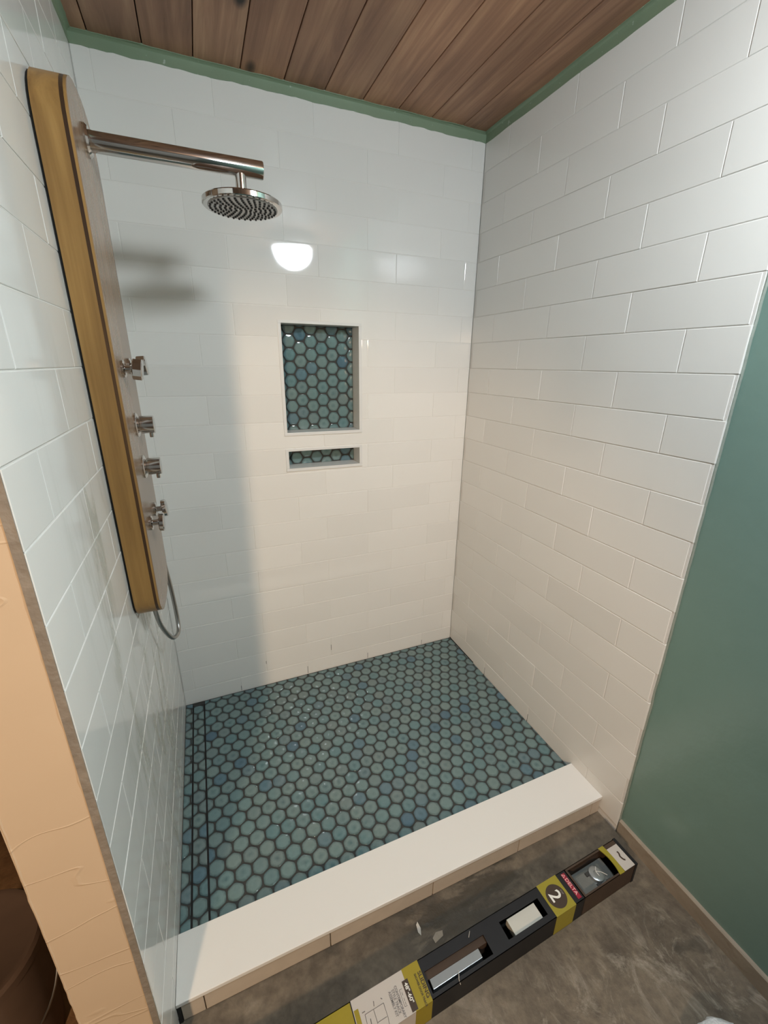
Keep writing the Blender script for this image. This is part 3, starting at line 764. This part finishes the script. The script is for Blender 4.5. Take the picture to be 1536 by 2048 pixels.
# black section with the red brand label
shell('sleeve', 0.2120, 0.2480, M['black_card'])
cb_('red_label', 0.2205, 0.2330, 0.0060, 0.0710, BZ, BZ + 0.0006, M['red'])
# yellow band with the circled 2
shell('yellow_sleeve', 0.2480, 0.3185, M['yellow'], out=0.0006)
bm = bmesh.new(); lathe(bm, (-0.2840, -0.0405, BZ + 0.0007), (0, 0, 1), [(0, 0.0285), (0.0004, 0.0285)], 40)
o = mkobj('black_disc', bm, M['ink'], ct)
# long black sleeve with two windows
shell('sleeve', 0.3185, 0.4900, M['black_card'], hole=(0.336, 0.468, 0.022, 0.062))
cb_('white_insert', 0.3500, 0.4430, 0.0235, 0.0600, 0.050, 0.0700, M['inner_card'])
cb_('metal_tip', 0.462, 0.4800, 0.040, 0.052, 0.052, 0.060, M['alu'], 0.002)
shell('sleeve', 0.4900, 0.7030, M['black_card'], hole=(0.522, 0.697, 0.026, 0.068))
cb_('brown_divider', 0.52, 0.70, 0.020, 0.040, 0.030, 0.0700, M['brown_card'])
cb_('metal_track', 0.548, 0.690, 0.0405, 0.0600, 0.040, 0.0700, M['alu'], 0.001)
bm = bmesh.new(); tube(bm, catmull([(-0.62, -0.058, BZ + 0.001), (-0.624, -0.066, BZ + 0.0035), (-0.628, -0.073, BZ + 0.002), (-0.627, -0.079, BZ - 0.006)], 6), 0.0008, 6)
mkobj('torn_film', bm, M['scrap'], ct); bm = bmesh.new(); tube(bm, catmull([(-0.55, -0.006, BZ + 0.001), (-0.556, -0.012, BZ + 0.003), (-0.560, -0.016, BZ + 0.001)], 6), 0.0007, 6); mkobj('torn_film', bm, M['scrap'], ct)
# yellow strip, white info panel, yellow tail
shell('yellow_sleeve', 0.7030, 0.7465, M['yellow_old'], out=0.0006)
shell('white_sleeve', 0.7465, 0.8780, M['white_card'], out=0.0002)
shell('dark_gap', 0.8780, 0.8805, M['black_card'])
shell('yellow_sleeve', 0.8805, 1.5000, M['yellow_old'], out=0.0, cap1=True)
cb_('size_pill', 0.7400, 0.7550, 0.0195, 0.0755, BZ + 0.0006, BZ + 0.0012, M['ink'], 0.0)
cb_('yellow_tab', 0.8660, 0.8765, 0.0185, CW, BZ + 0.0002, BZ + 0.0008, M['yellow_old'])
# printing
def text(s, u, v, size, m, sx=1.0, bold=0.0, name='lettering', z=BZ + 0.0012):
    c = bpy.data.curves.new(name, 'FONT'); c.body = s; c.size = size; c.extrude = 0.0001; c.offset = bold; c.align_x = 'LEFT'; c.resolution_u = 3
    ob = bpy.data.objects.new(name, c)
    dg = bpy.context.evaluated_depsgraph_get(); COL.objects.link(ob); dg.update()
    me = bpy.data.meshes.new_from_object(ob.evaluated_get(dg)); me.materials.clear(); me.materials.append(m)
    bpy.data.objects.remove(ob)
    o = bpy.data.objects.new(name, me); o.location = (-u, -v, z); o.rotation_euler = (0, 0, -PI / 2); o.scale = (sx, 1, 1); link(o, ct); return o
# reads from the back edge towards the front, tops of the letters to the right end
text('SLIDING', 0.7130, 0.0195, 0.0125, M['ink'], 1.08, 0.0002)
text('SHOWER DOOR TRACK', 0.7225, 0.0195, 0.0070, M['ink'], 0.80, 0.0001)
text('48"-60"', 0.7515, 0.0245, 0.0118, M['white_ink'], 1.05, 0.0002, z=BZ + 0.0016)
text('CONTEMPORARY', 0.7760, 0.0190, 0.0085, M['grey_ink'], 0.84, 0.0001)
text('STYLE TRACK', 0.7840, 0.0225, 0.0085, M['grey_ink'], 0.84, 0.0001)
text('ASSEMBLY KIT', 0.7920, 0.0225, 0.0085, M['grey_ink'], 0.84, 0.0001)
text('2', 0.3020, 0.0270, 0.0480, M['white_ink'], 1.0, 0.0006)
text('STEP', 0.2645, 0.0335, 0.0060, M['grey_ink'], 0.95, 0.0001)
text('DELTA', 0.2315, 0.0190, 0.0135, M['pink_ink'], 1.05, 0.0002)
# small triangle emblem before the word
bm = bmesh.new()
def tri_ring(bm, cu, cv, r, w):
    O = []; I = []
    for i in range(3):
        a = 2 * PI * i / 3
        O.append(bm.verts.new((-cu + r * math.cos(a), -cv + r * math.sin(a), BZ + 0.0012))); I.append(bm.verts.new((-cu + (r - w) * math.cos(a), -cv + (r - w) * math.sin(a), BZ + 0.0012)))
    for i in range(3):
        j = (i + 1) % 3; bm.faces.new((O[i], O[j], I[j], I[i]))
tri_ring(bm, 0.2285, 0.0120, 0.0062, 0.0030); mkobj('emblem', bm, M['pink_ink'], ct)
# line drawing of the tub on the white panel
bm = bmesh.new(); zz = BZ + 0.0006
def seg(a, b, r=0.00055): tube(bm, [(-a[0], -a[1], zz), (-b[0], -b[1], zz)], r, 4)
for a, b in (((0.855, 0.034), (0.809, 0.034)), ((0.809, 0.034), (0.809, 0.060)), ((0.809, 0.060), (0.812, 0.077)), ((0.834, 0.034), (0.834, 0.077)), ((0.855, 0.034), (0.857, 0.077)), ((0.834, 0.057), (0.811, 0.057))): seg(a, b)
for a, b in (((0.829, 0.022), (0.831, 0.030)), ((0.846, 0.045), (0.848, 0.062)), ((0.853, 0.029), (0.860, 0.029)), ((0.812, 0.024), (0.809, 0.027))): seg(a, b, 0.0009)
for v in (0.030, 0.060): seg((0.7600, v), (0.7660, v), 0.0004)
seg((0.7665, 0.030), (0.7665, 0.060), 0.0004)
for v in (0.036, 0.046, 0.053): seg((0.7625, v), (0.7625, v + 0.005), 0.0005)
mkobj('line_drawing', bm, M['grey_ink'], ct)['kind'] = 'stuff'

# ------------------------------------------------------------------ behind the partition, and scraps
pl = thing('pail', 'dusty brown lidded pail standing in the dark behind the tan partition', 'bucket', (-0.352, -0.905, ZO))
bm = bmesh.new(); lathe(bm, (0, 0, 0), (0, 0, 1), [(0, 0.098), (0.004, 0.102), (0.31, 0.119), (0.318, 0.119)], 40); mkobj('body', bm, M['pail'], pl)
bm = bmesh.new(); lathe(bm, (0, 0, 0.312), (0, 0, 1), [(0, 0.124), (0.022, 0.126), (0.030, 0.121), (0.030, 0.110), (0.026, 0.104), (0.026, 0.001)], 40); mkobj('lid', bm, M['pail'], pl)
bm = bmesh.new(); tube(bm, [(0.127 * math.cos(a), 0.127 * math.sin(a), 0.27 - 0.11 * math.sin((a + 2.2) / 2.9 * PI)) for a in [-2.2 + 2.9 * i / 24 for i in range(25)]], 0.0025, 8); mkobj('wire_handle', bm, M['steel'], pl)

def blob(name, loc, r, sq, seed, m, label, cat, wr_=0.1, group=None):
    bm = bmesh.new(); bmesh.ops.create_icosphere(bm, subdivisions=4, radius=1)
    for v in bm.verts:
        n_ = v.co.copy(); d = 1 + wr_ * noise.noise(n_ * 2.1 + Vector((seed, 0, 0))) + wr_ * 0.5 * noise.noise(n_ * 6 + Vector((0, seed, 0)))
        v.co = Vector((n_.x * r * sq[0] * d, n_.y * r * sq[1] * d, max(-0.0, n_.z * d + 0.55) * r * sq[2]))
    for f in bm.faces: f.smooth = True
    o = mkobj(name, bm, m); o.location = loc; return tag(o, label, cat, group)
blob('cloth', (1.116, -1.530, ZO), 0.078, (1.0, 0.7, 0.55), 3, M['cloth'], 'white rumpled cloth on the concrete at the bottom right edge', 'cloth', 0.16)

def scrap(name, pts, m, label, cat, th=0.0006):
    bm = bmesh.new(); vs = [bm.verts.new(p) for p in pts]; f = bm.faces.new(vs)
    e = bmesh.ops.extrude_face_region(bm, geom=[f]); bmesh.ops.translate(bm, vec=(0, 0, th), verts=[v for v in e['geom'] if isinstance(v, bmesh.types.BMVert)])
    fixn(bm); return tag(mkobj(name, bm, m), label, cat)
scrap('plastic_scrap', [(0.600, -1.075, ZO + .0005), (0.606, -1.060, ZO + .001), (0.603, -1.045, ZO + .004), (0.597, -1.050, ZO + .003), (0.595, -1.066, ZO + .001)], M['scrap'], 'small clear plastic scrap on the wet concrete near the carton', 'scrap')
scrap('paper_scrap', [(0.628, -1.104, ZO + .0005), (0.655, -1.098, ZO + .001), (0.659, -1.087, ZO + .001), (0.640, -1.084, ZO + .0015), (0.626, -1.092, ZO + .001)], M['baseboard'], 'beige paper scrap lying against the black carton', 'scrap')
